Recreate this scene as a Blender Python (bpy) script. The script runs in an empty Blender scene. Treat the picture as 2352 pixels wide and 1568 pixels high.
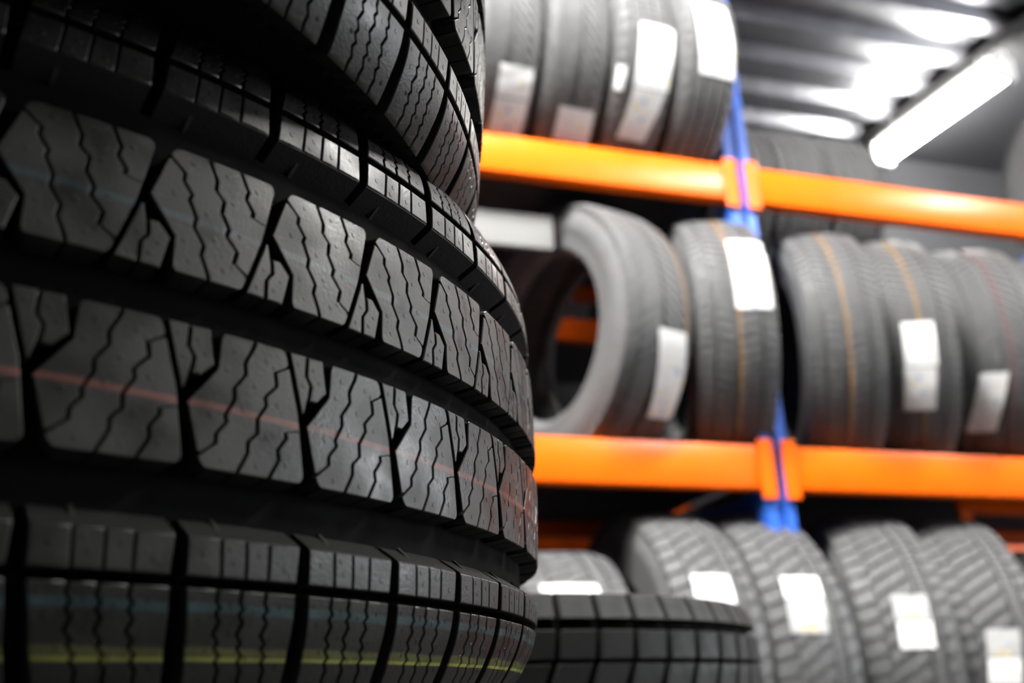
import bpy, bmesh, math, random
from mathutils import Matrix, Vector
random.seed(7)
R = math.radians
SC = bpy.context.scene
COL = SC.collection
EYE = 0.6                                   # the camera stands 0.6 m above the floor

# ------------------------------------------------------------------ camera
cam_d = bpy.data.cameras.new('camera')
cam = bpy.data.objects.new('camera', cam_d); COL.objects.link(cam)
cam_d.sensor_fit = 'HORIZONTAL'; cam_d.sensor_width = 36.0
cam_d.lens = 2184.7 / 2352 * 36.0
cam_d.clip_start = 0.01; cam_d.clip_end = 60
cam.matrix_world = Matrix(((0.96107, -0.07083, -0.26706, 0), (-0.27477, -0.34631, -0.89698, 0),
                           (-0.02895, 0.93544, -0.35229, EYE), (0, 0, 0, 1)))
cam_d.dof.use_dof = True
cam_d.dof.focus_distance = 0.366
cam_d.dof.aperture_fstop = 7.2
cam_d.dof.aperture_blades = 0
SC.camera = cam

# ------------------------------------------------------------------ world, exposure
SC.view_settings.view_transform = 'Standard'
SC.view_settings.look = 'None'
SC.view_settings.gamma = 1.0
SC.view_settings.use_curve_mapping = False
SC.view_settings.exposure = 0.0
SC.cycles.use_denoising = True
SC.cycles.max_bounces = 8
SC.cycles.sample_clamp_indirect = 4.0
SKY = 19.0                                   # daylight through the unseen window added on the right
wd = bpy.data.worlds.new('world'); SC.world = wd; wd.use_nodes = True
wd.node_tree.nodes['Background'].inputs[0].default_value = (0.94, 0.97, 1.0, 1)
wd.node_tree.nodes['Background'].inputs[1].default_value = SKY
LAMP_POWER = 320.0                           # emission of the lamp diffusers
LAMPS_AISLE = [  # x, y, z above the eye, heading of the tube (deg from +X), label
    (2.60, 0.12, 2.15, 104, 'white tube lamp over the aisle, in line with the glowing tube above the shelving'),
    (0.22, 0.74, 2.20, 14, 'added white tube lamp hanging close in front of the shelving, above the tyre stacks', True),  # unseen lamp, added to light the shelf tyres from above
    (-1.25, 0.25, 2.15, 104, 'white tube lamp hanging left of the big tyre stack')]

po = bpy.data.lights.new('fill_window_portal', 'AREA'); po.shape = 'RECTANGLE'; po.size = 2.15; po.size_y = 1.5
po.cycles.is_portal = True
pob = bpy.data.objects.new('fill_window_portal', po); COL.objects.link(pob)
pob.matrix_world = Matrix(((0, 0, 1, 5.66), (1, 0, 0, .375), (0, 1, 0, 1.65), (0, 0, 0, 1)))

# ------------------------------------------------------------------ helpers
def link(o, parent=None):
    COL.objects.link(o)
    if parent is not None: o.parent = parent
    return o
def mesh_from_bm(name, bm, mat, sharp=35):
    me = bpy.data.meshes.new(name)
    bmesh.ops.recalc_face_normals(bm, faces=bm.faces[:])
    bm.to_mesh(me); bm.free()
    for m in (mat if isinstance(mat, (list, tuple)) else [mat]): me.materials.append(m)
    me.polygons.foreach_set('use_smooth', [True] * len(me.polygons))
    me.set_sharp_from_angle(angle=R(sharp))
    return me
def obj(name, me, parent=None):
    return link(bpy.data.objects.new(name, me), parent)
def tag(o, label, cat, group=None, kind=None):
    if label: o['label'] = label
    if cat: o['category'] = cat
    if group: o['group'] = group
    if kind: o['kind'] = kind
    return o
def empty(name, mat, label, cat, group=None):
    o = bpy.data.objects.new(name, None); COL.objects.link(o)
    o.empty_display_size = 0.05
    o.matrix_world = mat
    return tag(o, label, cat, group)
def box(bm, a, b):
    x0, y0, z0 = a; x1, y1, z1 = b
    v = [bm.verts.new(c) for c in ((x0,y0,z0),(x1,y0,z0),(x1,y1,z0),(x0,y1,z0),(x0,y0,z1),(x1,y0,z1),(x1,y1,z1),(x0,y1,z1))]
    for f in ((0,3,2,1),(4,5,6,7),(0,1,5,4),(1,2,6,5),(2,3,7,6),(3,0,4,7)): bm.faces.new([v[i] for i in f])
def bevelled(bm, w, seg=2):
    bmesh.ops.bevel(bm, geom=bm.edges[:], offset=w, segments=seg, affect='EDGES', profile=0.5)
def lathe(bm, prof, n=96, closed=True):
    rings = []
    for r, z in prof:
        rings.append([bm.verts.new((r*math.cos(2*math.pi*i/n), r*math.sin(2*math.pi*i/n), z)) for i in range(n)])
    m = len(prof)
    for j in range(m if closed else m-1):
        a, b = rings[j], rings[(j+1) % m]
        for i in range(n):
            bm.faces.new((a[i], a[(i+1) % n], b[(i+1) % n], b[i]))

# ------------------------------------------------------------------ materials
def nodes(name):
    m = bpy.data.materials.new(name); m.use_nodes = True
    nt = m.node_tree
    return m, nt, nt.nodes['Principled BSDF']
def N(nt, typ, **kw):
    n = nt.nodes.new(typ)
    for k, v in kw.items(): setattr(n, k, v)
    return n
def math_n(nt, op, a, b=None, clamp=False):
    n = N(nt, 'ShaderNodeMath', operation=op); n.use_clamp = clamp
    for i, v in enumerate((a, b)):
        if v is None: continue
        if isinstance(v, (int, float)): n.inputs[i].default_value = v
        else: nt.links.new(v, n.inputs[i])
    return n.outputs[0]
def rubber(name, col=(0.0118, 0.0118, 0.0108), rough=0.38, dust=0.5, lines=(), spec=0.31, bump=0.25, grain=900):
    """black rubber; lines = painted stripes (height along the tyre axis, half width, colour, strength)"""
    m, nt, bs = nodes(name)
    tc = N(nt, 'ShaderNodeTexCoord')
    n1 = N(nt, 'ShaderNodeTexNoise'); n1.inputs['Scale'].default_value = 55; n1.inputs['Detail'].default_value = 5
    n2 = N(nt, 'ShaderNodeTexNoise'); n2.inputs['Scale'].default_value = grain; n2.inputs['Detail'].default_value = 3
    nt.links.new(tc.outputs['Object'], n1.inputs['Vector']); nt.links.new(tc.outputs['Object'], n2.inputs['Vector'])
    oi = N(nt, 'ShaderNodeObjectInfo')
    mr = N(nt, 'ShaderNodeMapRange'); mr.inputs[1].default_value = 0.35; mr.inputs[2].default_value = 0.72
    nt.links.new(n1.outputs['Fac'], mr.inputs[0])
    mix = N(nt, 'ShaderNodeMix', data_type='RGBA')
    mix.inputs[6].default_value = (*[c*(1-0.45*dust) for c in col], 1)
    mix.inputs[7].default_value = (*[c*(1+0.75*dust) for c in col], 1)
    nt.links.new(mr.outputs[0], mix.inputs[0])
    out = mix.outputs[2]
    if dust > .6:                                # pale dust specks and a soft cloudy bloom
        for sc_, lo, hi, amt in ((430, .655, .72, .5), (1100, .66, .74, .35), (16, .48, .72, .32)):
            n4 = N(nt, 'ShaderNodeTexNoise'); n4.inputs['Scale'].default_value = sc_; n4.inputs['Detail'].default_value = 2
            nt.links.new(tc.outputs['Object'], n4.inputs['Vector'])
            e4 = N(nt, 'ShaderNodeMapRange'); e4.inputs[1].default_value = lo; e4.inputs[2].default_value = hi; e4.inputs[4].default_value = amt
            nt.links.new(n4.outputs['Fac'], e4.inputs[0])
            m4 = N(nt, 'ShaderNodeMix', data_type='RGBA'); m4.inputs[7].default_value = (.05, .05, .047, 1)
            nt.links.new(e4.outputs[0], m4.inputs[0]); nt.links.new(out, m4.inputs[6]); out = m4.outputs[2]
    sep = N(nt, 'ShaderNodeSeparateXYZ'); nt.links.new(tc.outputs['Object'], sep.inputs[0])
    n3 = N(nt, 'ShaderNodeTexNoise'); n3.inputs['Scale'].default_value = 28; n3.inputs['Detail'].default_value = 4
    nt.links.new(tc.outputs['Object'], n3.inputs['Vector'])
    for h0, hw, c, st in lines:
        wob = math_n(nt, 'MULTIPLY', math_n(nt, 'SUBTRACT', n3.outputs['Fac'], 0.5), hw*1.6)
        d = math_n(nt, 'ABSOLUTE', math_n(nt, 'SUBTRACT', math_n(nt, 'ADD', sep.outputs[2], wob), h0))
        e = N(nt, 'ShaderNodeMapRange'); e.inputs[1].default_value = hw; e.inputs[2].default_value = hw*0.6
        nt.links.new(d, e.inputs[0])
        brk = N(nt, 'ShaderNodeMapRange'); brk.inputs[1].default_value = 0.28; brk.inputs[2].default_value = 0.62
        brk.inputs[3].default_value = 0.45; brk.inputs[4].default_value = 1.0
        nt.links.new(n1.outputs['Fac'], brk.inputs[0])
        fac = math_n(nt, 'MULTIPLY', math_n(nt, 'MULTIPLY', e.outputs[0], brk.outputs[0]), st)
        mx = N(nt, 'ShaderNodeMix', data_type='RGBA'); mx.inputs[7].default_value = (*c, 1)
        nt.links.new(fac, mx.inputs[0]); nt.links.new(out, mx.inputs[6]); out = mx.outputs[2]
    nt.links.new(out, bs.inputs['Base Color'])
    rr = N(nt, 'ShaderNodeMapRange'); rr.inputs[1].default_value = 0.3; rr.inputs[2].default_value = 0.7; rr.inputs[3].default_value = rough-0.1; rr.inputs[4].default_value = rough+0.2
    nt.links.new(n1.outputs['Fac'], rr.inputs[0]); nt.links.new(rr.outputs[0], bs.inputs['Roughness'])
    bs.inputs['Specular IOR Level'].default_value = spec
    bp = N(nt, 'ShaderNodeBump'); bp.inputs['Strength'].default_value = bump; bp.inputs['Distance'].default_value = 0.0006
    nt.links.new(n2.outputs['Fac'], bp.inputs['Height']); nt.links.new(bp.outputs[0], bs.inputs['Normal'])
    return m
def painted(name, col, rough=0.35, spec=0.5, metal=0.0, var=0.1, scale=14):
    m, nt, bs = nodes(name)
    tc = N(nt, 'ShaderNodeTexCoord'); n1 = N(nt, 'ShaderNodeTexNoise')
    n1.inputs['Scale'].default_value = scale; n1.inputs['Detail'].default_value = 6
    nt.links.new(tc.outputs['Object'], n1.inputs['Vector'])
    mix = N(nt, 'ShaderNodeMix', data_type='RGBA')
    mix.inputs[6].default_value = (*[c*(1-var) for c in col], 1); mix.inputs[7].default_value = (*[min(1, c*(1+var)) for c in col], 1)
    nt.links.new(n1.outputs['Fac'], mix.inputs[0]); nt.links.new(mix.outputs[2], bs.inputs['Base Color'])
    mr = N(nt, 'ShaderNodeMapRange'); mr.inputs[3].default_value = rough*0.8; mr.inputs[4].default_value = rough*1.25
    nt.links.new(n1.outputs['Fac'], mr.inputs[0]); nt.links.new(mr.outputs[0], bs.inputs['Roughness'])
    bs.inputs['Specular IOR Level'].default_value = spec; bs.inputs['Metallic'].default_value = metal
    return m
def emitter(name, col, power):
    m, nt, bs = nodes(name)
    bs.inputs['Base Color'].default_value = (0.9, 0.9, 0.9, 1)
    bs.inputs['Emission Color'].default_value = (*col, 1); bs.inputs['Emission Strength'].default_value = power
    return m
def label_paper(name, seed, tone=1.0, tint=(0.1, 0.25, 0.5), blot=(0.75, 0.55, 0.1)):
    """white paper sticker with rows of small grey print and a coloured patch"""
    m, nt, bs = nodes(name)
    uv = N(nt, 'ShaderNodeTexCoord')
    mp = N(nt, 'ShaderNodeMapping'); mp.inputs['Location'].default_value = (seed*1.7, seed*2.3, 0)
    nt.links.new(uv.outputs['UV'], mp.inputs[0])
    br = N(nt, 'ShaderNodeTexBrick'); br.inputs['Scale'].default_value = 9.0
    br.inputs['Color1'].default_value = (0.82*tone, 0.82*tone, 0.82*tone, 1); br.inputs['Color2'].default_value = (0.5*tone, 0.5*tone, 0.52*tone, 1)
    br.inputs['Mortar'].default_value = (0.84*tone, 0.84*tone, 0.84*tone, 1); br.inputs['Mortar Size'].default_value = 0.045
    br.inputs['Brick Width'].default_value = 0.9; br.inputs['Row Height'].default_value = 0.22; br.offset = 0.37
    nt.links.new(mp.outputs[0], br.inputs['Vector'])
    nz = N(nt, 'ShaderNodeTexNoise'); nz.inputs['Scale'].default_value = 3.2; nz.inputs['Detail'].default_value = 1
    nt.links.new(mp.outputs[0], nz.inputs['Vector'])
    def patch(inp, lo, hi, c):
        e = N(nt, 'ShaderNodeMapRange'); e.inputs[1].default_value = lo; e.inputs[2].default_value = hi; e.inputs[4].default_value = 0.7
        nt.links.new(nz.outputs['Fac'], e.inputs[0])
        mx = N(nt, 'ShaderNodeMix', data_type='RGBA'); mx.inputs[7].default_value = (*c, 1)
        nt.links.new(e.outputs[0], mx.inputs[0]); nt.links.new(inp, mx.inputs[6]); return mx.outputs[2]
    o = patch(br.outputs['Color'], 0.64, 0.68, blot)
    o = patch(o, 0.33, 0.30, tint)
    nt.links.new(o, bs.inputs['Base Color'])
    bs.inputs['Roughness'].default_value = 0.35
    return m

M_RUBBER = rubber('new_tyre_rubber', dust=0.8, lines=((-0.0284, 0.0012, (0.17, 0.062, 0.05), 0.75), (0.0240, 0.0014, (0.03, 0.055, 0.07), 0.45),
                  (-0.0802, 0.0015, (0.03, 0.065, 0.075), 0.6), (-0.0908, 0.0017, (0.12, 0.125, 0.035), 0.6), (-0.0924, 0.0006, (0.26, 0.28, 0.055), 0.85)))
M_RUBBER_TOP = rubber('upper_tyre_rubber', dust=0.8)
M_CASING = rubber('casing_rubber', col=(0.0045, 0.0045, 0.0045), rough=0.85, dust=0.4, spec=0.05)  # darkened below the tread colour so groove floors look shaded
M_GROOVE = rubber('shaded_groove_rubber', col=(0.009, 0.009, 0.009), rough=0.6, dust=0.2, spec=0.2)  # shade of the grooves put into a darker rubber colour
M_RACKRUB = rubber('shelf_tyre_rubber', col=(0.09, 0.09, 0.093), rough=0.55, dust=0.25, bump=0.1, grain=300)
M_ORANGE = painted('orange_enamel', (0.95, 0.135, 0.003), rough=0.3, spec=0.22)
M_BLUE = painted('blue_enamel', (0.03, 0.13, 0.60), rough=0.35)
M_DECK = painted('dark_deck_steel', (0.03, 0.03, 0.032), rough=0.6)
M_GREYDECK = painted('grey_board', (0.13, 0.13, 0.128), rough=0.6)
M_GALV = painted('galvanised_roof_sheet', (0.14, 0.14, 0.155), rough=0.36, metal=0.8, var=0.15)
M_STEEL = painted('grey_beam_steel', (0.03, 0.03, 0.031), rough=0.5)
M_WALL = painted('dark_wall_cladding', (0.03, 0.03, 0.034), rough=0.7, var=0.2, scale=4)
M_FLOOR = painted('concrete_floor', (0.035, 0.034, 0.033), rough=0.55, var=0.3, scale=3)
M_WHITE = painted('white_lamp_metal', (0.7, 0.7, 0.7), rough=0.4)
M_LAMP = emitter('lamp_diffuser_glow', (1.0, 0.985, 0.94), LAMP_POWER)
M_LAMP_OLD = emitter('weaker_lamp_glow', (1.0, 0.985, 0.92), LAMP_POWER*0.42)
M_LAMP_NEAR = emitter('fill_lamp_glow', (1.0, 0.985, 0.94), LAMP_POWER*1.4)  # stronger than the other lamps, for the added one over the stacks
M_LABEL = [label_paper('white_sticker_paper', 0), label_paper('grey_sticker_paper', 1, 0.5), label_paper('plain_sticker_paper', 2)]

# ------------------------------------------------------------------ the setting
def structure(name, bm, mat, sharp=30):
    o = obj(name, mesh_from_bm(name, bm, mat, sharp)); o['kind'] = 'structure'; return o
X0, X1, Y0, Y1, ZC = -3.2, 5.6, -3.0, 3.2, 2.93
DY0, DY1, DZ0, DZ = -0.7, 1.45, 0.9, 2.4   # window opening added in the right-hand wall to light the foreground tyre
bm = bmesh.new(); box(bm, (X0-.1, Y0-.1, -0.1), (X1+.1, Y1+.1, 0)); structure('floor', bm, M_FLOOR)
for nm, a, b in (('wall_back', (X0-.1, Y1, 0), (X1+.1, Y1+.1, ZC+.1)), ('wall_front', (X0-.1, Y0-.1, 0), (X1+.1, Y0, ZC+.1)),
                 ('wall_left', (X0-.1, Y0, 0), (X0, Y1, ZC+.1)), ('wall_right', (X1, DY1, 0), (X1+.1, Y1, ZC+.1)), ('wall_right', (X1, Y0, 0), (X1+.1, DY0, ZC+.1)), ('wall_right', (X1, DY0, DZ), (X1+.1, DY1, ZC+.1)), ('wall_right', (X1, DY0, 0), (X1+.1, DY1, DZ0))):
    bm = bmesh.new(); box(bm, a, b); structure(nm, bm, M_WALL)
bm = bmesh.new()
for a, b in (((X1-.02, DY0-.06, DZ0-.06), (X1+.12, DY1+.06, DZ0)), ((X1-.02, DY0-.06, DZ), (X1+.12, DY1+.06, DZ+.06)),
             ((X1-.02, DY0-.06, DZ0), (X1+.12, DY0, DZ)), ((X1-.02, DY1, DZ0), (X1+.12, DY1+.06, DZ)), ((X1+.03, .36, DZ0), (X1+.07, .40, DZ))): box(bm, a, b)
structure('fill_window_1', bm, M_STEEL)  # frame of the added window, out of view
# corrugated roof sheet: trapezoid ribs every 0.2 m running along X
bm = bmesh.new()
prof = []
y = Y0
while y < Y1 - .1:
    prof += [(y, ZC+.045), (y+.075, ZC+.045), (y+.105, ZC), (y+.165, ZC), (y+.195, ZC+.045)]
    y += 0.2
va = [[bm.verts.new((xx, p[0], p[1])) for p in prof] for xx in (X0, X1)]
for i in range(len(prof)-1): bm.faces.new((va[0][i], va[0][i+1], va[1][i+1], va[1][i]))
box(bm, (X0-.1, Y0-.1, ZC+.08), (X1+.1, Y1+.1, ZC+.12))
structure('ceiling', bm, M_GALV, 20)

# steel channel under the roof that carries the lamp, square to the shelving
LD = Vector((-0.1043, 0.9945, 0))            # its heading
def along(p, d, w): return p + LD*d + Vector((LD.y, -LD.x, 0))*w
bm = bmesh.new()
pc = Vector((2.725, 2.20, 0))
for (w0, w1, z0, z1) in ((-0.035, 0.15, ZC-0.02, ZC-.004),):
    cs = [along(pc, d, w) for d, w in ((-3.5, w0), (1.0, w0), (1.0, w1), (-3.5, w1))]
    lo = [bm.verts.new((c.x, c.y, z0)) for c in cs]; hi = [bm.verts.new((c.x, c.y, z1)) for c in cs]
    bm.faces.new(lo[::-1]); bm.faces.new(hi)
    for i in range(4): bm.faces.new((lo[i], lo[(i+1) % 4], hi[(i+1) % 4], hi[i]))
structure('trim_1', bm, M_STEEL)
# flat dark soffit on the far side of the channel
bm = bmesh.new()
cs = [along(pc, d, w) for d, w in ((-3.5, .15), (.98, .15), (.98, 2.3), (-3.5, 2.3))]
lo = [bm.verts.new((c.x, c.y, ZC-.016)) for c in cs]; hi = [bm.verts.new((c.x, c.y, ZC-.004)) for c in cs]
bm.faces.new(lo[::-1]); bm.faces.new(hi)
for i in range(4): bm.faces.new((lo[i], lo[(i+1) % 4], hi[(i+1) % 4], hi[i]))
structure('trim_2', bm, M_WALL)

# ------------------------------------------------------------------ batten lamps
def lamp_meshes(L, glow):
    bm = bmesh.new(); box(bm, (-L/2, -.022, .030), (L/2, .022, .06)); bevelled(bm, .005); h = mesh_from_bm('lamp_housing', bm, M_WHITE)
    bm = bmesh.new()
    n = 16; ra = .048
    rows = []
    for xx in (-L/2+.02, L/2-.02):
        rows.append([bm.verts.new((xx, -ra*math.cos(2*math.pi*i/n), -.016-ra*math.sin(2*math.pi*i/n))) for i in range(n)])
    for i in range(n): bm.faces.new((rows[0][i], rows[0][(i+1) % n], rows[1][(i+1) % n], rows[1][i]))
    bm.faces.new(rows[0]); bm.faces.new(rows[1][::-1])
    d = mesh_from_bm('lamp_diffuser', bm, glow)
    caps = []
    for s in (-1, 1):
        bm = bmesh.new(); box(bm, (s*(L/2)-.01 - .01*s, -.050, -.066), (s*(L/2)+.01-.01*s, .050, .034)); bevelled(bm, .006)
        caps.append(mesh_from_bm('lamp_end_cap', bm, M_WHITE))
    return h, d, caps
def batten_lamp(p, ang, L, label, group=None, glow=None):
    h, d, caps = lamp_meshes(L, glow or M_LAMP)
    r = empty('batten_lamp', Matrix.Translation(p) @ Matrix.Rotation(ang, 4, 'Z'), label, 'lamp', group)
    obj('housing', h, r); obj('diffuser', d, r)
    for c in caps: obj('end_cap', c, r)
    for s in (-1, 1):                         # two short hangers up to the roof
        bm = bmesh.new(); box(bm, (s*L*.35-.012, -.003, .06), (s*L*.35+.012, .003, (2.93 - p.z)))
        obj('hanger', mesh_from_bm('hanger', bm, M_WHITE), r)
    return r
# the visible tube, far end over the second shelf, near end at the right edge
pl = Vector((2.66, 2.698, 2.2+EYE+.012))
batten_lamp(pl, math.atan2(LD.y, LD.x), 0.67, 'glowing white tube lamp under the metal roof, over the right end of the shelving', glow=M_LAMP_OLD)
for x, y, z, a, lb, *near in LAMPS_AISLE:
    batten_lamp(Vector((x, y, z+EYE)), R(a), 1.2, lb, glow=M_LAMP_NEAR if near else None)

# ------------------------------------------------------------------ shelving
YF, YR = 1.60, 2.216                          # front and rear beam faces
UP, MID, LOW = EYE+1.080, EYE+0.450, EYE-0.245   # beam tops
BH = 0.086
DK = 0.035                                   # the decks lie this far below the beam tops
def beam_mesh(L, h=BH, d=0.034):
    """box beam with a stepped top and hook plates at both ends"""
    bm = bmesh.new(); box(bm, (0, 0, -h), (L, d, 0)); bevelled(bm, .004)
    b = mesh_from_bm('rail', bm, M_ORANGE)
    ends = []
    for x in (0, L):
        s = 1 if x == 0 else -1
        bm = bmesh.new(); box(bm, (min(x-s*.019, x+s*.012), -.006, -h-.020), (max(x-s*.019, x+s*.012), .002, .012)); bevelled(bm, .002, 1)
        ends.append(mesh_from_bm('end_plate', bm, M_ORANGE))
    return b, ends
def rack_beam(x, y, z, L, label, group=None, flip=False, h=BH):
    b, ends = beam_mesh(L, h)
    m = Matrix.Translation((x, y, z))
    if flip: m = Matrix.Translation((x+L, y, z)) @ Matrix.Rotation(math.pi, 4, 'Z')
    r = empty('shelf_beam', m, label, 'shelf beam', group)
    obj('rail', b, r)
    for e in ends: obj('end_plate', e, r)
    return r
def upright(x, yf, yr, label, w=0.055, h=2.36, group=None):
    r = empty('upright_frame', Matrix.Translation((x, yf, 0)), label, 'shelf upright', group)
    D = yr-yf
    for y0 in (0.0, D-.05):
        bm = bmesh.new()
        # open channel post with holes left as a folded lip profile
        t = .004
        box(bm, (-w/2, y0, .01), (-w/2+t, y0+.05, h)); box(bm, (w/2-t, y0, .01), (w/2, y0+.05, h))
        if y0 == 0:
            box(bm, (-w/2+t, y0, .01), (-.008, y0+t, h)); box(bm, (.008, y0, .01), (w/2-t, y0+t, h)); box(bm, (-.008, y0+.007, .01), (.008, y0+.011, h))
        else:
            box(bm, (-w/2+t, y0+.05-t, .01), (w/2-t, y0+.05, h))
        obj('post', mesh_from_bm('post', bm, M_BLUE), r)
        bm = bmesh.new(); box(bm, (-w/2-.015, y0-.012, 0), (w/2+.015, y0+.062, .01)); obj('foot_plate', mesh_from_bm('foot_plate', bm, M_BLUE), r)
    for z in (.20, .958, 1.58):                # level ties
        bm = bmesh.new(); box(bm, (-.014, .05, z-.014), (.014, D-.05, z+.014)); bevelled(bm, .002, 1)
        obj('brace', mesh_from_bm('brace', bm, M_BLUE), r)
    zs = [.25, .62, .93, 1.45, 1.9, 2.3]
    for i in range(len(zs)-1):
        a = Vector((0, .025 if i % 2 else D-.025, zs[i])); b = Vector((0, D-.025 if i % 2 else .025, zs[i+1]))
        d = (b-a); L = d.length
        bm = bmesh.new(); box(bm, (-.012, -.008, 0), (.012, .008, L)); bevelled(bm, .002, 1)
        me = mesh_from_bm('brace', bm, M_BLUE)
        o = obj('brace', me, r); o.matrix_local = Matrix.Translation(a) @ d.to_track_quat('Z', 'Y').to_matrix().to_4x4()
    return r
XP = 1.008                                   # upright in view
PW = 0.058
upright(XP, YF+.006, YR+.02, 'blue steel shelf upright between the two bays, orange beams hooked on both sides', PW)
upright(XP-1.95, YF+.006, YR+.02, 'blue steel shelf upright at the left end, hidden behind the big tyre stack', PW)
upright(XP+1.95, YF+.006, YR+.02, 'blue steel shelf upright at the right end of the shelving', PW)
xl, xr, BL = XP-1.95+PW/2, XP+PW/2, 1.95-PW
rack_beam(xl, YF, UP, BL, 'orange front beam of the upper shelf, left of the blue upright')
rack_beam(xr, YF, UP, BL, 'orange front beam of the upper shelf with bright lamp glare, right of the blue upright')
rack_beam(xl, YF, MID, BL, 'orange front beam under the middle row of tyres, left of the blue upright')
rack_beam(xr, YF, MID, BL, 'orange front beam under the middle row of tyres, right of the blue upright')
rack_beam(xl, YF, LOW, BL, 'orange front beam of the bottom shelf, left bay')
rack_beam(xr, YF, LOW, BL, 'orange front beam of the bottom shelf, right bay')
rack_beam(xl, YR-.034, UP, BL, 'orange rear beam of the upper shelf, glimpsed through the first middle tyre', flip=False)
rack_beam(xr, YR-.034, UP, BL, 'orange rear beam of the upper shelf, right bay')
rack_beam(xl, YR-.034, MID, BL, 'shaded red-orange rear beam below the middle shelf, left bay')
rack_beam(xr, YR-.034, MID, BL, 'shaded red-orange rear beam below the middle shelf, right bay')
rack_beam(xl, YR-.034, LOW, BL, 'orange rear beam of the bottom shelf, left bay')
rack_beam(xr, YR-.034, LOW, BL, 'orange rear beam of the bottom shelf, right bay')
# short bright tie behind the lower right tyres
rack_beam(1.515, 1.70, MID-DK-.019, 1.2, 'short bright orange beam under the middle deck, above the lower right tyres', h=.045)

def board(x0, x1, y0, y1, z, mat, label, t=.018, group=None):
    bm = bmesh.new(); box(bm, (0, 0, -t), (x1-x0, y1-y0, 0)); bevelled(bm, .003, 1)
    o = obj('deck_board', mesh_from_bm('deck_board', bm, mat)); o.location = (x0, y0, z)
    return tag(o, label, 'board', group)

yb = [YF+.036, 1.84, 2.03, YR-.036]
for nm, z, bays in (('upper', UP-DK, ((xl, xr-PW),)), ('middle', MID-DK, ((xl, XP-PW/2), (xr, xr+BL))), ('bottom', LOW-DK, ((xl, XP-PW/2), (xr, xr+BL)))):
    for bi, (a, b) in enumerate(bays):
        for k in range(3):
            side = ('left', 'right')[bi]
            pos = ('front', 'centre', 'rear')[k]
            board(a+.004, b-.004, yb[k]+.004, yb[k+1]-.004, z, M_DECK, 'dark %s deck board of the %s shelf, %s bay' % (pos, nm, side))
bm = bmesh.new(); box(bm, (0, 0, -.078), (.88, .016, 0)); bevelled(bm, .003, 1)
for x in (.06, .40, .70): box(bm, (x-.012, .004, -.001), (x+.012, .009, UP-DK-.0185-(EYE+.934)))
o = obj('deck_rail', mesh_from_bm('deck_rail', bm, M_GREYDECK)); o.location = (-.29, 1.655, EYE+.934)
tag(o, 'pale grey rail under the upper deck, right of the foreground stack', 'rail')
board(xr+.004, xr+BL-.004, 1.93, YR-.04, UP-DK, M_DECK, 'dark rear deck board under the tyres at the back of the upper right bay')

# second shelf, back to back behind the first
Y2 = 2.52
upright(XP-1.0, Y2+.006, Y2+.6, 'blue steel upright of the shelf standing behind, left', PW, 2.0)
upright(XP+1.95, Y2+.006, Y2+.6, 'blue steel upright of the shelf standing behind, right', PW, 2.0)
rack_beam(XP-1.0+PW/2, Y2, MID+.0, 2.95-PW, 'orange middle beam of the shelf standing behind the first one', h=.07)
rack_beam(XP-1.0+PW/2, Y2, UP+.0, 2.95-PW, 'orange upper beam of the shelf standing behind the first one', h=.07)

board(XP-1.0+PW/2+.003, XP+1.95-PW/2-.003, Y2+.036, Y2+.56, UP+.0, M_DECK, 'dark deck of the shelf standing behind the first one')

# ------------------------------------------------------------------ detailed winter tyre (the stack in front)
RT = 0.33
CR, CK = 0.00293, 12.66
def crown(h):
    h = abs(h)
    return RT - CR*(h/.08)**2 - CK*max(0, h-.07)**2
PITCH = 360/54
DEPTH = .0085
def lerp(pts, h):
    """pts sorted by h ascending"""
    if h <= pts[0][0]: return pts[0][1]
    for (a, x), (b, y) in zip(pts, pts[1:]):
        if h <= b: return x+(y-x)*(h-a)/(b-a)
    return pts[-1][1]
MM = .001
Lg = [(5, 1.40), (7, 1.36), (25, .36), (42.4, -.24), (46, -.32)]            # far side of the lateral groove
Rg = [(5, -1.66), (7, -1.63), (17.7, -1.6), (28.3, -.24), (43.7, -1.1), (46, -1.2)]    # near side
S1 = [(5, -3.6), (7, -3.5), (9.2, -3.4), (14.2, -3.0), (17.3, -3.1), (22, -2.54), (25.1, -2.6), (30.1, -2.18), (31.9, -2.28), (35.4, -1.81), (38.1, -1.83), (41.1, -1.2)]
S2 = [(12.2, -5.5), (14.6, -4.76), (18.5, -4.9), (22.5, -4.27), (25, -4.37), (29.3, -3.93), (33.3, -4.0), (36.1, -3.52), (39.3, -3.55), (46, -3.0)]
S3 = [(30.2, -6.4), (31.4, -5.62), (33.1, -5.68), (36.8, -5.23), (39.5, -5.34), (46, -4.78)]
SW = .075                                      # half a sipe, degrees
def P(phi, h, dep, sgn):
    """phi in the photograph's sense (degrees), h in metres on the upper half; sgn mirrors to the lower half"""
    r = crown(h)-dep
    a = -R(phi)
    return (r*math.cos(a), r*math.sin(a), sgn*h)
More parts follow.
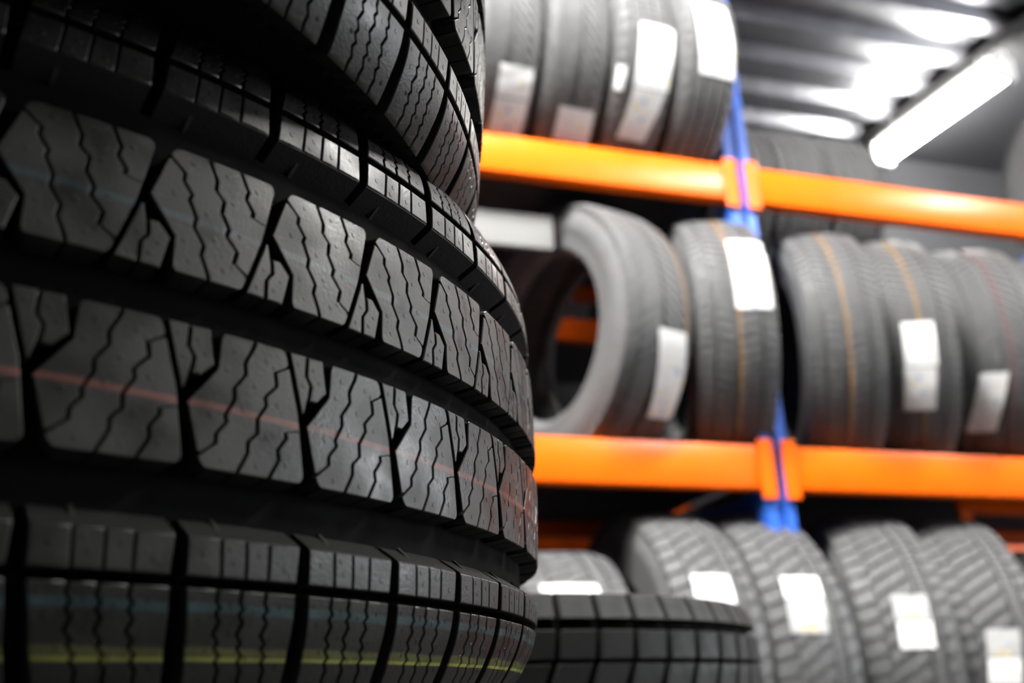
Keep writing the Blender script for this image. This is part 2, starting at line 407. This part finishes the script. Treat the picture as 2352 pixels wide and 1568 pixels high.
def strip(bm, h0, h1, Lf, Rf, sgn, d0=.0012, d1=.0012, step=2.0, ncol=3, knots=()):
    """one tread strip between two sipes or grooves; Lf/Rf give its edges (deg) for a height in mm"""
    hs = sorted({h0, h1, *[k for k in knots if h0 < k < h1], *[h0+step*i for i in range(1, int((h1-h0)/step)+1) if h0+step*i < h1-.4]})
    hs = [h for i, h in enumerate(hs) if i == 0 or h-hs[i-1] > .05]
    b = .35
    rows = [(h0, -d0*1000, DEPTH), (h0, 0, b*MM)]
    if hs[1]-hs[0] > 1.2*b: rows.append((h0+b, 0, 0))
    rows += [(h, 0, 0) for h in hs[1:-1]]
    rows += [(h1-b, 0, 0), (h1, 0, b*MM), (h1, d1*1000, DEPTH)]
    grid = []
    for h, dh, dep in rows:
        l, r = Lf(h), Rf(h)
        if l-r < .004: l = r = (l+r)/2; l += .002; r -= .002
        bb = min(.06, (l-r)*.25)
        cols = [(l, DEPTH), (l, b*MM), (l-bb, 0)] + [(l-bb-(l-r-2*bb)*k/(ncol), 0) for k in range(1, ncol)] + [(r+bb, 0), (r, b*MM), (r, DEPTH)]
        grid.append([bm.verts.new(P(c, (h+dh)*MM, max(dep, cd), sgn)) for c, cd in cols])
    for j in range(len(grid)-1):
        for i in range(len(grid[0])-1):
            f = bm.faces.new((grid[j][i], grid[j][i+1], grid[j+1][i+1], grid[j+1][i]))
            if j in (0, len(grid)-2) or i in (0, len(grid[0])-2): f.material_index = 1   # groove walls get the rubber with shade in its colour
def dot(bm, phi, h, sgn, rad=.95):
    """small moulded vent mark, a low disc"""
    n = 8
    rr = crown(h*MM); k = math.degrees(MM/rr)
    lo = [bm.verts.new(P(phi+k*rad*math.cos(2*math.pi*i/n), (h+rad*math.sin(2*math.pi*i/n))*MM, .0001, sgn)) for i in range(n)]
    hi = [bm.verts.new(P(phi+k*rad*.8*math.cos(2*math.pi*i/n), (h+rad*.8*math.sin(2*math.pi*i/n))*MM, -.00014, sgn)) for i in range(n)]
    for i in range(n): bm.faces.new((lo[i], lo[(i+1) % n], hi[(i+1) % n], hi[i]))
    bm.faces.new(hi)
def rib_block(sgn):
    bm = bmesh.new()
    def rc(h):                                  # rounded block corners
        a = max(0, h-42.4)/2.8; b = max(0, 9.0-h)/2.0
        return .46*(1-math.sqrt(max(0, 1-a*a))) + .3*(1-math.sqrt(max(0, 1-b*b)))
    blkL = lambda h: lerp(Rg, h)-rc(h)
    blkR = lambda h: lerp(Lg, h)-PITCH+rc(h)
    def sip(S, lo_in, hi_in):
        def f(h):
            if h < S[0][0] - 1e-6: return -99 if lo_in else lerp(S, h)
            if h > S[-1][0] + 1e-6: return 99 if hi_in else lerp(S, h)
            return lerp(S, h)
        return f
    s1 = sip(S1, False, True); s2 = sip(S2, True, False); s3 = sip(S3, True, False)
    kn = [h for S in (S1, S2, S3, Lg, Rg) for h, _ in S] + [43, 43.8, 44.5, 44.9, 7.3, 7.8, 8.4]
    H0, H1 = 7.0, 45.2
    strip(bm, H0, 41.1, blkL, lambda h: min(blkL(h), max(blkR(h), s1(h)+SW)), sgn, knots=kn, ncol=2)
    strip(bm, H0, H1, lambda h: min(blkL(h), s1(h)-SW), lambda h: max(blkR(h), s2(h)+SW), sgn, knots=kn)
    strip(bm, 12.3, H1, lambda h: max(blkR(h), min(blkL(h), s2(h)-SW)), lambda h: max(blkR(h), s3(h)+SW), sgn, knots=kn)
    strip(bm, 30.3, H1, lambda h: max(blkR(h), s3(h)-SW), blkR, sgn, knots=kn, ncol=2)
    rnd = random.Random(3)
    for h, ph in ((42, -2.2), (42, -4.1), (41.5, -5.9), (30, -1.3), (28, -3.1), (24, -5.2), (20, -3.8), (12, -2.5), (11, -4.3), (13, -5.15+.4), (34.5, -4.6), (17, -2.2)):
        dot(bm, ph+rnd.uniform(-.15, .15), h+rnd.uniform(-1, 1), sgn)
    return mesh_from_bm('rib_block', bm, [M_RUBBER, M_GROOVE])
def wedge_block(sgn):
    bm = bmesh.new()
    SS = [(5, -.03), (7, -.03), (13, -.01), (15.7, -.35), (19.1, -.29), (24, -.1)]
    L = lambda h: lerp(Lg, h)-.27
    Rr = lambda h: lerp([(5, -1.0), (7, -1.06), (16.6, -1.4), (25.2, .04)], h)
    kn = [h for S in (SS, Lg) for h, _ in S] + [16.6]
    strip(bm, 7.0, 24.6, L, lambda h: min(L(h), max(Rr(h), lerp(SS, h)+SW)), sgn, knots=kn, ncol=2)
    strip(bm, 7.0, 20.3, lambda h: max(Rr(h), lerp(SS, h)-SW), Rr, sgn, knots=kn, ncol=2)
    for h, ph in ((10, .5), (10.5, -.5), (16, .15), (14, -.9)): dot(bm, ph, h, sgn, .8)
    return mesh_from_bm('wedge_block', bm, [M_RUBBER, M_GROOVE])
SGL = [(58, -.25), (63, -.25), (74, -.38), (90, -1.15), (100, -1.85)]
SGR = [(58, .38), (63, .38), (74, .41), (90, -.15), (100, -.78)]
def shoulder_L(h): return lerp(SGL, h)
def shoulder_R(h): return lerp(SGR, h)-PITCH
def edge_block(sgn):
    bm = bmesh.new()
    cs = [lambda h: lerp([(60, -1.85), (75, -2.1)], h), lambda h: lerp([(60, -3.17), (75, -3.4)], h), lambda h: lerp([(60, -4.47), (75, -4.62)], h)]
    sw = .055
    edges = [shoulder_L] + cs + [shoulder_R]
    for i in range(4):
        a, b = edges[i], edges[i+1]
        strip(bm, 62.8, 72.6, (lambda h, a=a, i=i: a(h)-(sw if i else 0)), (lambda h, b=b, i=i: b(h)+(sw if i < 3 else 0)), sgn, d0=.0003, d1=.0003, ncol=2)
    # solid sloped wall down to the groove floor, in the shade-darkened rubber
    n = 6
    rows = [(62.9, .0005), (62.4, .0005), (60.2, .004), (57.4, .0086)]
    g = [[bm.verts.new(P(shoulder_L(h)+(shoulder_R(h)-shoulder_L(h))*k/n, h*MM, d, sgn)) for k in range(n+1)] for h, d in rows]
    for j in range(3):
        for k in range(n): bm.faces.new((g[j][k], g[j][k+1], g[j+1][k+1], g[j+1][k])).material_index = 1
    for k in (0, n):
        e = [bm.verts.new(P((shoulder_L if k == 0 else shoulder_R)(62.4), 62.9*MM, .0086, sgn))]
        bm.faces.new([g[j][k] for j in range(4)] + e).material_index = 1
    # small tie rib from the sloped wall to the groove floor
    q = [P(-1.95-w, h*MM, d, sgn) for w in (0, .22) for h, d in ((60.6, .0035), (56.5, .0084), (60, .0084))]
    v = [bm.verts.new(c) for c in q]
    bm.faces.new((v[0], v[1], v[2])); bm.faces.new((v[3], v[5], v[4]))
    for i in range(3): bm.faces.new((v[i], v[(i+1) % 3], v[3+(i+1) % 3], v[3+i]))
    for h, ph in ((67, -1.1), (68.5, -2.7), (66, -4.0), (69, -5.5), (65, -2.4)): dot(bm, ph, h, sgn)
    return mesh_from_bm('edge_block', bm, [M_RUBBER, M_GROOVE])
def zig(x0):
    z = [(74, x0+.0), (78.4, x0-.02), (80, x0-.26), (81.5, x0-.12), (83.3, x0-.41), (86.4, x0-.28), (88.3, x0-.67), (89.8, x0-.58), (91.5, x0-.98), (93, x0-.88), (95, x0-1.25), (97, x0-1.3), (99, x0-1.5)]
    return lambda h: lerp(z, h)
def shoulder_block(sgn):
    bm = bmesh.new()
    cs = [zig(-2.02), zig(-3.25), zig(-4.6)]
    kn = [74, 78.4, 80, 81.5, 83.3, 86.4, 88.3, 89.8, 91.5, 93, 95, 97]
    edges = [shoulder_L] + cs + [shoulder_R]
    for i in range(4):
        a, b = edges[i], edges[i+1]
        strip(bm, 75.6, 99.0, (lambda h, a=a, i=i: a(h)-(SW if i else 0)), (lambda h, b=b, i=i: b(h)+(SW if i < 3 else 0)), sgn, d0=.0003, d1=-.002, ncol=2, knots=kn)
    for h, ph in ((78, -1.0), (83, -1.5), (79, -2.9), (86, -3.2), (80.5, -4.2), (90, -2.3), (79, -5.6), (87, -5.6), (92, -4.6), (94, -6.5)): dot(bm, ph, h, sgn)
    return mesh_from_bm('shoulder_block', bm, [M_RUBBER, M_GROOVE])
def detailed_casing():
    half = [(0.0, crown(0)-DEPTH), (.02, crown(.02)-DEPTH), (.04, crown(.04)-DEPTH), (.06, crown(.06)-DEPTH), (.075, crown(.075)-DEPTH+.0005),
            (.088, crown(.088)-DEPTH+.001), (.0945, crown(.094)-.009), (.0955, .302), (.0945, .296), (.0925, .288), (.0925, .262), (.0905, .259), (.0905, .25), (.089, .235), (.082, .219), (.074, .208), (.064, .2035),
            (.056, .206), (.058, .214), (.070, .232), (.078, .256), (.080, .28), (.074, .302), (.055, .313), (.02, .3165)]
    prof = [(r, h) for h, r in half] 
    full = prof + [(r, -h) for r, h in reversed(prof) if h > 0]
    bm = bmesh.new(); lathe(bm, full, 162)
    return mesh_from_bm('casing', bm, M_CASING, 40)
PROTO = {s: dict(rib=rib_block(s), wedge=wedge_block(s), edge=edge_block(s), shoulder=shoulder_block(s)) for s in (1, -1)}
CASING = detailed_casing()
def detailed_tyre(m, label, group, phase, mat=None):
    r = empty('winter_tyre', m, label, 'tyre', group)
    obj('casing', CASING, r)
    ref = {1: (227.8, 227.65), -1: (225.0, 217.55)}
    for s in (1, -1):
        for kind, name in (('rib', 'rib_block'), ('wedge', 'wedge_block'), ('edge', 'edge_block'), ('shoulder', 'shoulder_block')):
            me = PROTO[s][kind]
            if mat:
                me = me.copy(); me.materials[0] = mat
            base = ref[s][0 if kind in ('rib', 'wedge') else 1] + phase
            for k in range(54):
                o = bpy.data.objects.new(name, me); COL.objects.link(o); o.parent = r
                o.rotation_euler = (0, 0, -R(base - PITCH*k))
    return r
def frame(c, u, v, a):
    """tyre frame: local x = u, y = -v, z = axis"""
    return Matrix(((u[0], -v[0], a[0], c[0]), (u[1], -v[1], a[1], c[1]), (u[2], -v[2], a[2], c[2]+EYE), (0, 0, 0, 1)))
MAIN = frame((-.17224, .543, .10441), (-.95842, .28535, 0), (.28535, .95842, 0), (0, 0, 1))
TOP = frame((-.21855, .45152, .3027), (-.96122, .27405, .03087), (.27517, .96052, .04109), (.0184, -.04799, .99868))
detailed_tyre(MAIN, 'large black winter tyre filling the left foreground, red and yellow paint lines on its tread', None, 0)
detailed_tyre(TOP, 'black winter tyre lying askew on top of the large foreground winter tyre', None, -17.55, M_RUBBER_TOP)

# ------------------------------------------------------------------ shelf tyres
TREAD_CACHE = {}
def simple_casing(Ro, W, rim):
    w = W/2
    half = [(0, Ro-.007), (w*.55, Ro-.0085), (w*.8, Ro-.012), (w*.93, Ro-.024), (w*.99, Ro-.045), (w*1.0, Ro-.062), (w*.985, Ro-.066), (w*.985, (Ro+rim)/2), (w*.93, rim+.022), (w*.93, rim+.016), (w*.8, rim+.004), (w*.68, rim),
            (w*.6, rim+.004), (w*.72, rim+.025), (w*.84, (Ro+rim)/2), (w*.8, Ro-.035), (w*.6, Ro-.022), (w*.2, Ro-.018)]
    prof = [(r, h) for h, r in half]
    full = prof + [(r, -h) for r, h in reversed(prof) if h > 0]
    bm = bmesh.new(); lathe(bm, full, 96)
    return bm
def crown2(Ro, W, h):
    t = abs(h)/(W/2)
    return Ro - .003*t*t - .05*max(0, t-.72)**2*3
def block(bm, Ro, W, poly, dep=.008, b=.0008):
    """one tread block from an outline of (angle deg, h) corners, top slightly inset"""
    cx = sum(p[0] for p in poly)/len(poly); ch = sum(p[1] for p in poly)/len(poly)
    def ring(s, d):
        return [bm.verts.new(((crown2(Ro, W, h)-d)*math.cos(R(a)), (crown2(Ro, W, h)-d)*math.sin(R(a)), h)) for a, h in [(cx+(a-cx)*s, ch+(h-ch)*s) for a, h in poly]]
    lo, mid, hi = ring(1, dep), ring(1, b), ring(.93, 0)
    n = len(poly)
    for A, B in ((lo, mid), (mid, hi)):
        for i in range(n): bm.faces.new((A[i], A[(i+1) % n], B[(i+1) % n], B[i]))
    bm.faces.new(hi)
def tread_mesh(Ro, W, pat):
    key = (Ro, W, pat)
    if key in TREAD_CACHE: return TREAD_CACHE[key]
    bm = bmesh.new(); w = W/2
    def row(n, h0, h1, sl, gap=.16, off=0, sub=2, chev=0):
        p = 360/n
        for k in range(n):
            a0 = k*p+off*p
            hs = [h0+(h1-h0)*i/sub for i in range(sub+1)]
            f = lambda h: sl*p*(h-h0)/(h1-h0)
            left = [(a0+p*gap/2+f(h), h) for h in hs]; right = [(a0+p*(1-gap/2)+f(h), h) for h in hs]
            for i in range(sub): block(bm, Ro, W, [left[i], right[i], right[i+1], left[i+1]])
    if pat == 'chevron':
        row(76, -w*.94, -w*.62, -.9, sub=1); row(76, -w*.58, -w*.06, -1.5, .22)
        row(76, w*.06, w*.58, 1.5, .22); row(76, w*.62, w*.94, .9, sub=1)
    elif pat == 'rib':
        row(60, -w*.94, -w*.64, -.3, .1, sub=1); row(120, -w*.56, -w*.22, .2, .05, sub=1); row(120, -w*.15, w*.15, .1, .05, sub=1)
        row(120, w*.22, w*.56, .2, .05, sub=1); row(60, w*.64, w*.94, .3, .1, sub=1)
    elif pat == 'slant':
        row(62, -w*.94, -w*.52, -.25, .16, sub=1); row(62, -w*.48, w*.28, -1.3, .2, off=.45)
        row(124, w*.33, w*.56, -.3, .1, sub=1); row(62, w*.62, w*.94, -.4, .16, sub=1)
    elif pat == 'fine':
        row(90, -w*.94, -w*.6, -.4, .22, sub=1); row(90, -w*.54, -w*.08, .5, .2, sub=1); row(90, w*.0, w*.5, -.5, .2, sub=1); row(90, w*.56, w*.94, .4, .22, sub=1)
    me = mesh_from_bm('tread_blocks', bm, M_RACKRUB, 40)
    TREAD_CACHE[key] = me
    return me
CASE_CACHE = {}
M_SIDE = rubber('shelf_sidewall_rubber', col=(0.11, 0.11, 0.113), rough=0.6, dust=0.2, bump=0.1, grain=200)
def label_mesh(Ro, W, a0, a1, ha0, hb0, ha1, hb1, mat, lift=.0016):
    """paper sticker bent over the tread: from angle a0 (edges ha0..hb0, metres) to a1 (ha1..hb1)"""
    bm = bmesh.new(); uvl = bm.loops.layers.uv.new('UVMap'); n, mcol = 10, 4
    def pt(i, j, d):
        t, s = i/n, j/mcol
        a = a0+(a1-a0)*t; h = (ha0+(ha1-ha0)*t)*(1-s)+(hb0+(hb1-hb0)*t)*s
        wav = .0005*math.sin(t*9+s*4)
        r = crown2(Ro, W, h)+lift+d+wav
        return (r*math.cos(R(a)), r*math.sin(R(a)), h)
    top = [[bm.verts.new(pt(i, j, .0004)) for j in range(mcol+1)] for i in range(n+1)]
    bot = [[bm.verts.new(pt(i, j, 0)) for j in range(mcol+1)] for i in range(n+1)]
    asp = abs(R(a1-a0))*Ro/max(.01, abs(hb0-ha0))
    for i in range(n):
        for j in range(mcol):
            f = bm.faces.new((top[i][j], top[i+1][j], top[i+1][j+1], top[i][j+1]))
            for lp, (ii, jj) in zip(f.loops, ((i, j), (i+1, j), (i+1, j+1), (i, j+1))): lp[uvl].uv = (jj/mcol, ii/n*asp)
            bm.faces.new((bot[i][j], bot[i][j+1], bot[i+1][j+1], bot[i+1][j]))
    rim_t = [top[i][0] for i in range(n+1)] + [top[n][j] for j in range(1, mcol+1)] + [top[i][mcol] for i in range(n-1, -1, -1)] + [top[0][j] for j in range(mcol-1, 0, -1)]
    rim_b = [bot[i][0] for i in range(n+1)] + [bot[n][j] for j in range(1, mcol+1)] + [bot[i][mcol] for i in range(n-1, -1, -1)] + [bot[0][j] for j in range(mcol-1, 0, -1)]
    for i in range(len(rim_t)):
        k = (i+1) % len(rim_t); bm.faces.new((rim_t[i], rim_b[i], rim_b[k], rim_t[k]))
    return mesh_from_bm('paper_label', bm, mat, 40)
def shelf_tyre(m, Ro, W, rim, pat, label, group, stripe=None, labels=()):
    r = empty('tyre', m, label, 'tyre', group)
    key = (Ro, W, rim)
    if key not in CASE_CACHE: CASE_CACHE[key] = mesh_from_bm('casing', simple_casing(Ro, W, rim), M_SIDE, 40)
    obj('casing', CASE_CACHE[key], r)
    me = tread_mesh(Ro, W, pat)
    if stripe:
        me = me.copy(); h, hw, c, st = stripe
        me.materials[0] = rubber('striped_tread_rubber', col=(0.09, 0.09, 0.093), rough=0.55, dust=0.25, bump=0.1, grain=300, lines=((h, hw, c, st),))
    t = obj('tread_blocks', me, r); t['kind'] = 'stuff'
    for i, l in enumerate(labels):
        obj('paper_label', label_mesh(Ro, W, *l[:6], M_LABEL[l[6] if len(l) > 6 else 0]), r)
    return r
def standing(x, y, z, yaw, lean=0):
    """frame of a tyre standing on its tread: local x up, y towards the aisle, z along the shelf"""
    p = R(yaw)
    A = Vector((math.cos(p), -math.sin(p), 0)); d = Vector((math.sin(p), math.cos(p), 0)); u = Vector((0, 0, 1))
    m = Matrix(((u.x, -d.x, A.x, x), (u.y, -d.y, A.y, y), (u.z, -d.z, A.z, z), (0, 0, 0, 1)))
    return m
BROWN = (0.36, 0.19, 0.06)
ZM = MID-DK+.291
GM = 'tyres standing on the middle shelf'
RM, WM, RIM = .29, .19, .175
shelf_tyre(standing(.668, 1.78, ZM, -16), RM, .166, RIM, 'chevron', 'tyre at the left end of the middle row, open hole and grey sidewall showing', GM,
           (.060, .0045, BROWN, .8), [(103, 137, -.013, .055, .014, .080)])
shelf_tyre(standing(.978, 1.78, ZM, 15), RM, .166, RIM, 'fine', 'middle-row tyre with a glaring white sticker high on its brown-striped tread', GM,
           (0, .0045, BROWN, .8), [(59, 93, .002, .074, -.004, .068)])
shelf_tyre(standing(1.25, 1.78, ZM, 20.5), RM, .162, RIM, 'fine', 'brown-striped middle-row tyre without any sticker, right of the blue upright', GM, (0, .0045, BROWN, .8))
shelf_tyre(standing(1.425, 1.78, ZM, 20.5), RM, .162, RIM, 'fine', 'brown-striped middle-row tyre with a tall white sticker over the stripe', GM,
           (0, .0045, BROWN, .8), [(91, 109, -.039, .026, -.040, .026), (109.5, 127, -.042, .022, -.044, .020, 2)])
shelf_tyre(standing(1.645, 1.78, ZM, 23), RM, WM, RIM, 'chevron', 'middle-row tyre with a faint red stripe and a low slanting white sticker', GM,
           (.012, .004, (.2, .05, .05), .6), [(108.5, 134, -.056, .002, -.084, -.024)])
shelf_tyre(standing(1.88, 1.78, ZM, 22), RM, WM, RIM, 'chevron', 'middle-row tyre at the right edge of the picture, no sticker showing', GM)
shelf_tyre(standing(2.10, 1.78, ZM, 22), RM, WM, RIM, 'chevron', 'middle-row tyre beyond the right edge, behind its neighbours', GM)

GU = 'tyres standing on the upper shelf'
RU, WU = .302, .136
ZU = UP-DK+RU+.001
shelf_tyre(standing(.457, 1.78, ZU, -1.5), RU, WU, .19, 'chevron', 'upper-shelf tyre next to the foreground stack, long white sticker on its tread', GU,
           None, [(121, 133, -.017, .055, -.017, .054), (133.5, 149, -.017, .053, -.02, .05, 2)])
shelf_tyre(standing(.600, 1.78, ZU, -2.5), RU, WU, .19, 'chevron', 'upper-shelf tyre with a small pale sticker right above the orange beam', GU,
           None, [(133.5, 147, -.027, .05, -.026, .055)])
shelf_tyre(standing(.744, 1.78, ZU, -3.5), RU, WU, .19, 'rib', 'upper-shelf tyre with a very long glaring white sticker curving down its tread', GU,
           None, [(96, 122, -.021, .062, -.025, .055), (122.5, 143, -.024, .05, -.037, .028, 2), (115, 124.5, -.064, -.047, -.064, -.048)])
shelf_tyre(standing(.888, 1.78, ZU, -4.5), RU, WU, .19, 'rib', 'upper-shelf tyre over the blue upright, bright white sticker near its top', GU,
           None, [(80, 113, -.043, .040, -.030, .056)])
shelf_tyre(standing(2.27, 1.78, ZU, 0), RU, WU, .19, 'rib', 'upper-shelf tyre just entering the picture at the right edge below the lamp', GU)
GB = 'tyres at the back of the upper right bay'
for x, lb in ((1.225, 'dark tyre at the back of the upper right bay, nearest the blue upright'), (1.395, 'dark tyre at the back of the upper right bay, middle one of three'), (1.565, 'dark tyre at the back of the upper right bay, below the glowing lamp')):
    shelf_tyre(standing(x, 2.10, UP-DK+.229, 4), .228, .155, .145, 'rib', lb, GB)

GL = 'tyres standing on the bottom shelf'
RL = .31; ZL = LOW-DK+RL+.001
shelf_tyre(standing(.575, 1.74, LOW-DK+.27, 4), .27, .19, .17, 'slant', 'small low tyre between the stacks, thin white sticker on its top', GL,
           None, [(46, 58, -.065, .035, -.065, .035)])
shelf_tyre(standing(.80, 1.78, ZL, 1), RL, .165, RIM, 'slant', 'bottom-shelf tyre showing its pale left sidewall, sticker half hidden by the blocky tyre', GL,
           None, [(59, 72, -.040, .031, -.044, .028)])
shelf_tyre(standing(.985, 1.78, ZL, 4), RL, .165, RIM, 'slant', 'bottom-shelf tyre in front of the blue upright, white sticker of two parts', GL,
           None, [(59.5, 67.5, -.038, .034, -.042, .030), (68, 79, -.042, .030, -.048, .022, 1)])
shelf_tyre(standing(1.27, 1.78, ZL, 20), RL, .178, RIM, 'slant', 'bottom-shelf tyre right of the dark gap, two-part white sticker on its shaded flank', GL,
           None, [(66, 75, -.021, .043, -.023, .040, 1), (75.4, 84, -.022, .040, -.025, .036)])
shelf_tyre(standing(1.47, 1.78, ZL, 21), RL, .178, RIM, 'slant', 'bottom-shelf tyre with its sticker at the lower right corner of the picture', GL,
           None, [(78, 87, -.029, .032, -.036, .024, 1), (87.4, 96, -.036, .023, -.043, .014)])
shelf_tyre(standing(1.735, 1.80, LOW-DK+.282, 24), .282, WM, .17, 'chevron', 'low bottom-shelf tyre at the right edge below the bright orange beam', GL)

for i, x in enumerate((.30, .52, .74, .96, 1.18, 1.40)):
    shelf_tyre(standing(x, Y2+.31, UP+.001+.30, 3), .30, .19, RIM, 'rib',
               'dim tyre on the shelf behind, ' + ('left of the first middle tyre', 'seen through the hole of the first middle tyre', 'behind the first middle tyre', 'behind the white stickered middle tyre', 'behind the blue upright', 'behind the striped middle tyre')[i], 'tyres on the shelf behind')

# ------------------------------------------------------------------ the stacks on the floor
def lying(x, y, z, rot=0): return Matrix.Translation((x, y, z)) @ Matrix.Rotation(R(rot), 4, 'Z')
zb = MAIN.translation.z - .099
hw = zb/3
for i, (dx, dy) in enumerate(((-.02, -.005), (-.015, .01), (-.01, 0))):
    shelf_tyre(lying(-.17224+dx, .543+dy, hw*(i+.5), i*37), .33, hw-.002, .2, 'fine',
               ('black tyre lying on the floor as the foot of the large stack', 'black tyre second from the floor in the large stack', 'black tyre carrying the large foreground winter tyre')[i], 'lower tyres of the large stack')
# second stack: two plain tyres and the blocky one on top
BX, BY, BW, BR = .25, 1.038, .222, .302
for i in range(2):
    shelf_tyre(lying(BX+.01*i, BY, BW*(i+.5), i*50), BR, BW-.002, .19, 'slant',
               ('black tyre lying on the floor under the blocky tyre', 'black tyre directly under the blocky tyre')[i], 'lower tyres of the second stack')
r = empty('blocky_tyre', lying(BX, BY, BW*2.5+.018, 3.5), 'dark tyre lying flat behind the foreground stack, square tread blocks in rows', 'tyre')
obj('casing', mesh_from_bm('casing', simple_casing(BR, BW, .19), M_CASING, 40), r)
nB = 54; pB = 360/nB
M_BLK = rubber('blocky_tyre_rubber', col=(0.0065, 0.007, 0.007), rough=0.6, dust=0.3, bump=0.15, grain=300)
def blk_proto(h0, h1, s0, s1, gap):
    bm = bmesh.new()
    for a0, a1 in ((gap*pB/2, pB-gap*pB/2),):
        block(bm, BR, BW, [(a0+s0*pB, h0), (a1+s0*pB, h0), (a1+s1*pB, h1), (a0+s1*pB, h1)], .009, .0015)
    return mesh_from_bm('tread_block', bm, M_BLK, 40)
for h0, h1, s0, s1, gap, off, nm in ((.086, .107, 0, 0, .12, 0, 'shoulder_block'), (.055, .0775, -.08, 0, .15, 0, 'tread_block'), (.022, .052, -.5, -.12, .17, 0, 'tread_block'),
        (-.018, .018, -.5, -.5, .17, 0, 'tread_block'), (-.052, -.022, -.1, -.5, .17, 0, 'tread_block'), (-.107, -.060, 0, 0, .13, 0, 'shoulder_block')):
    me = blk_proto(h0, h1, s0, s1, gap)
    for k in range(nB):
        o = bpy.data.objects.new(nm, me); COL.objects.link(o); o.parent = r
        o.rotation_euler = (0, 0, R(pB*(k+off)))
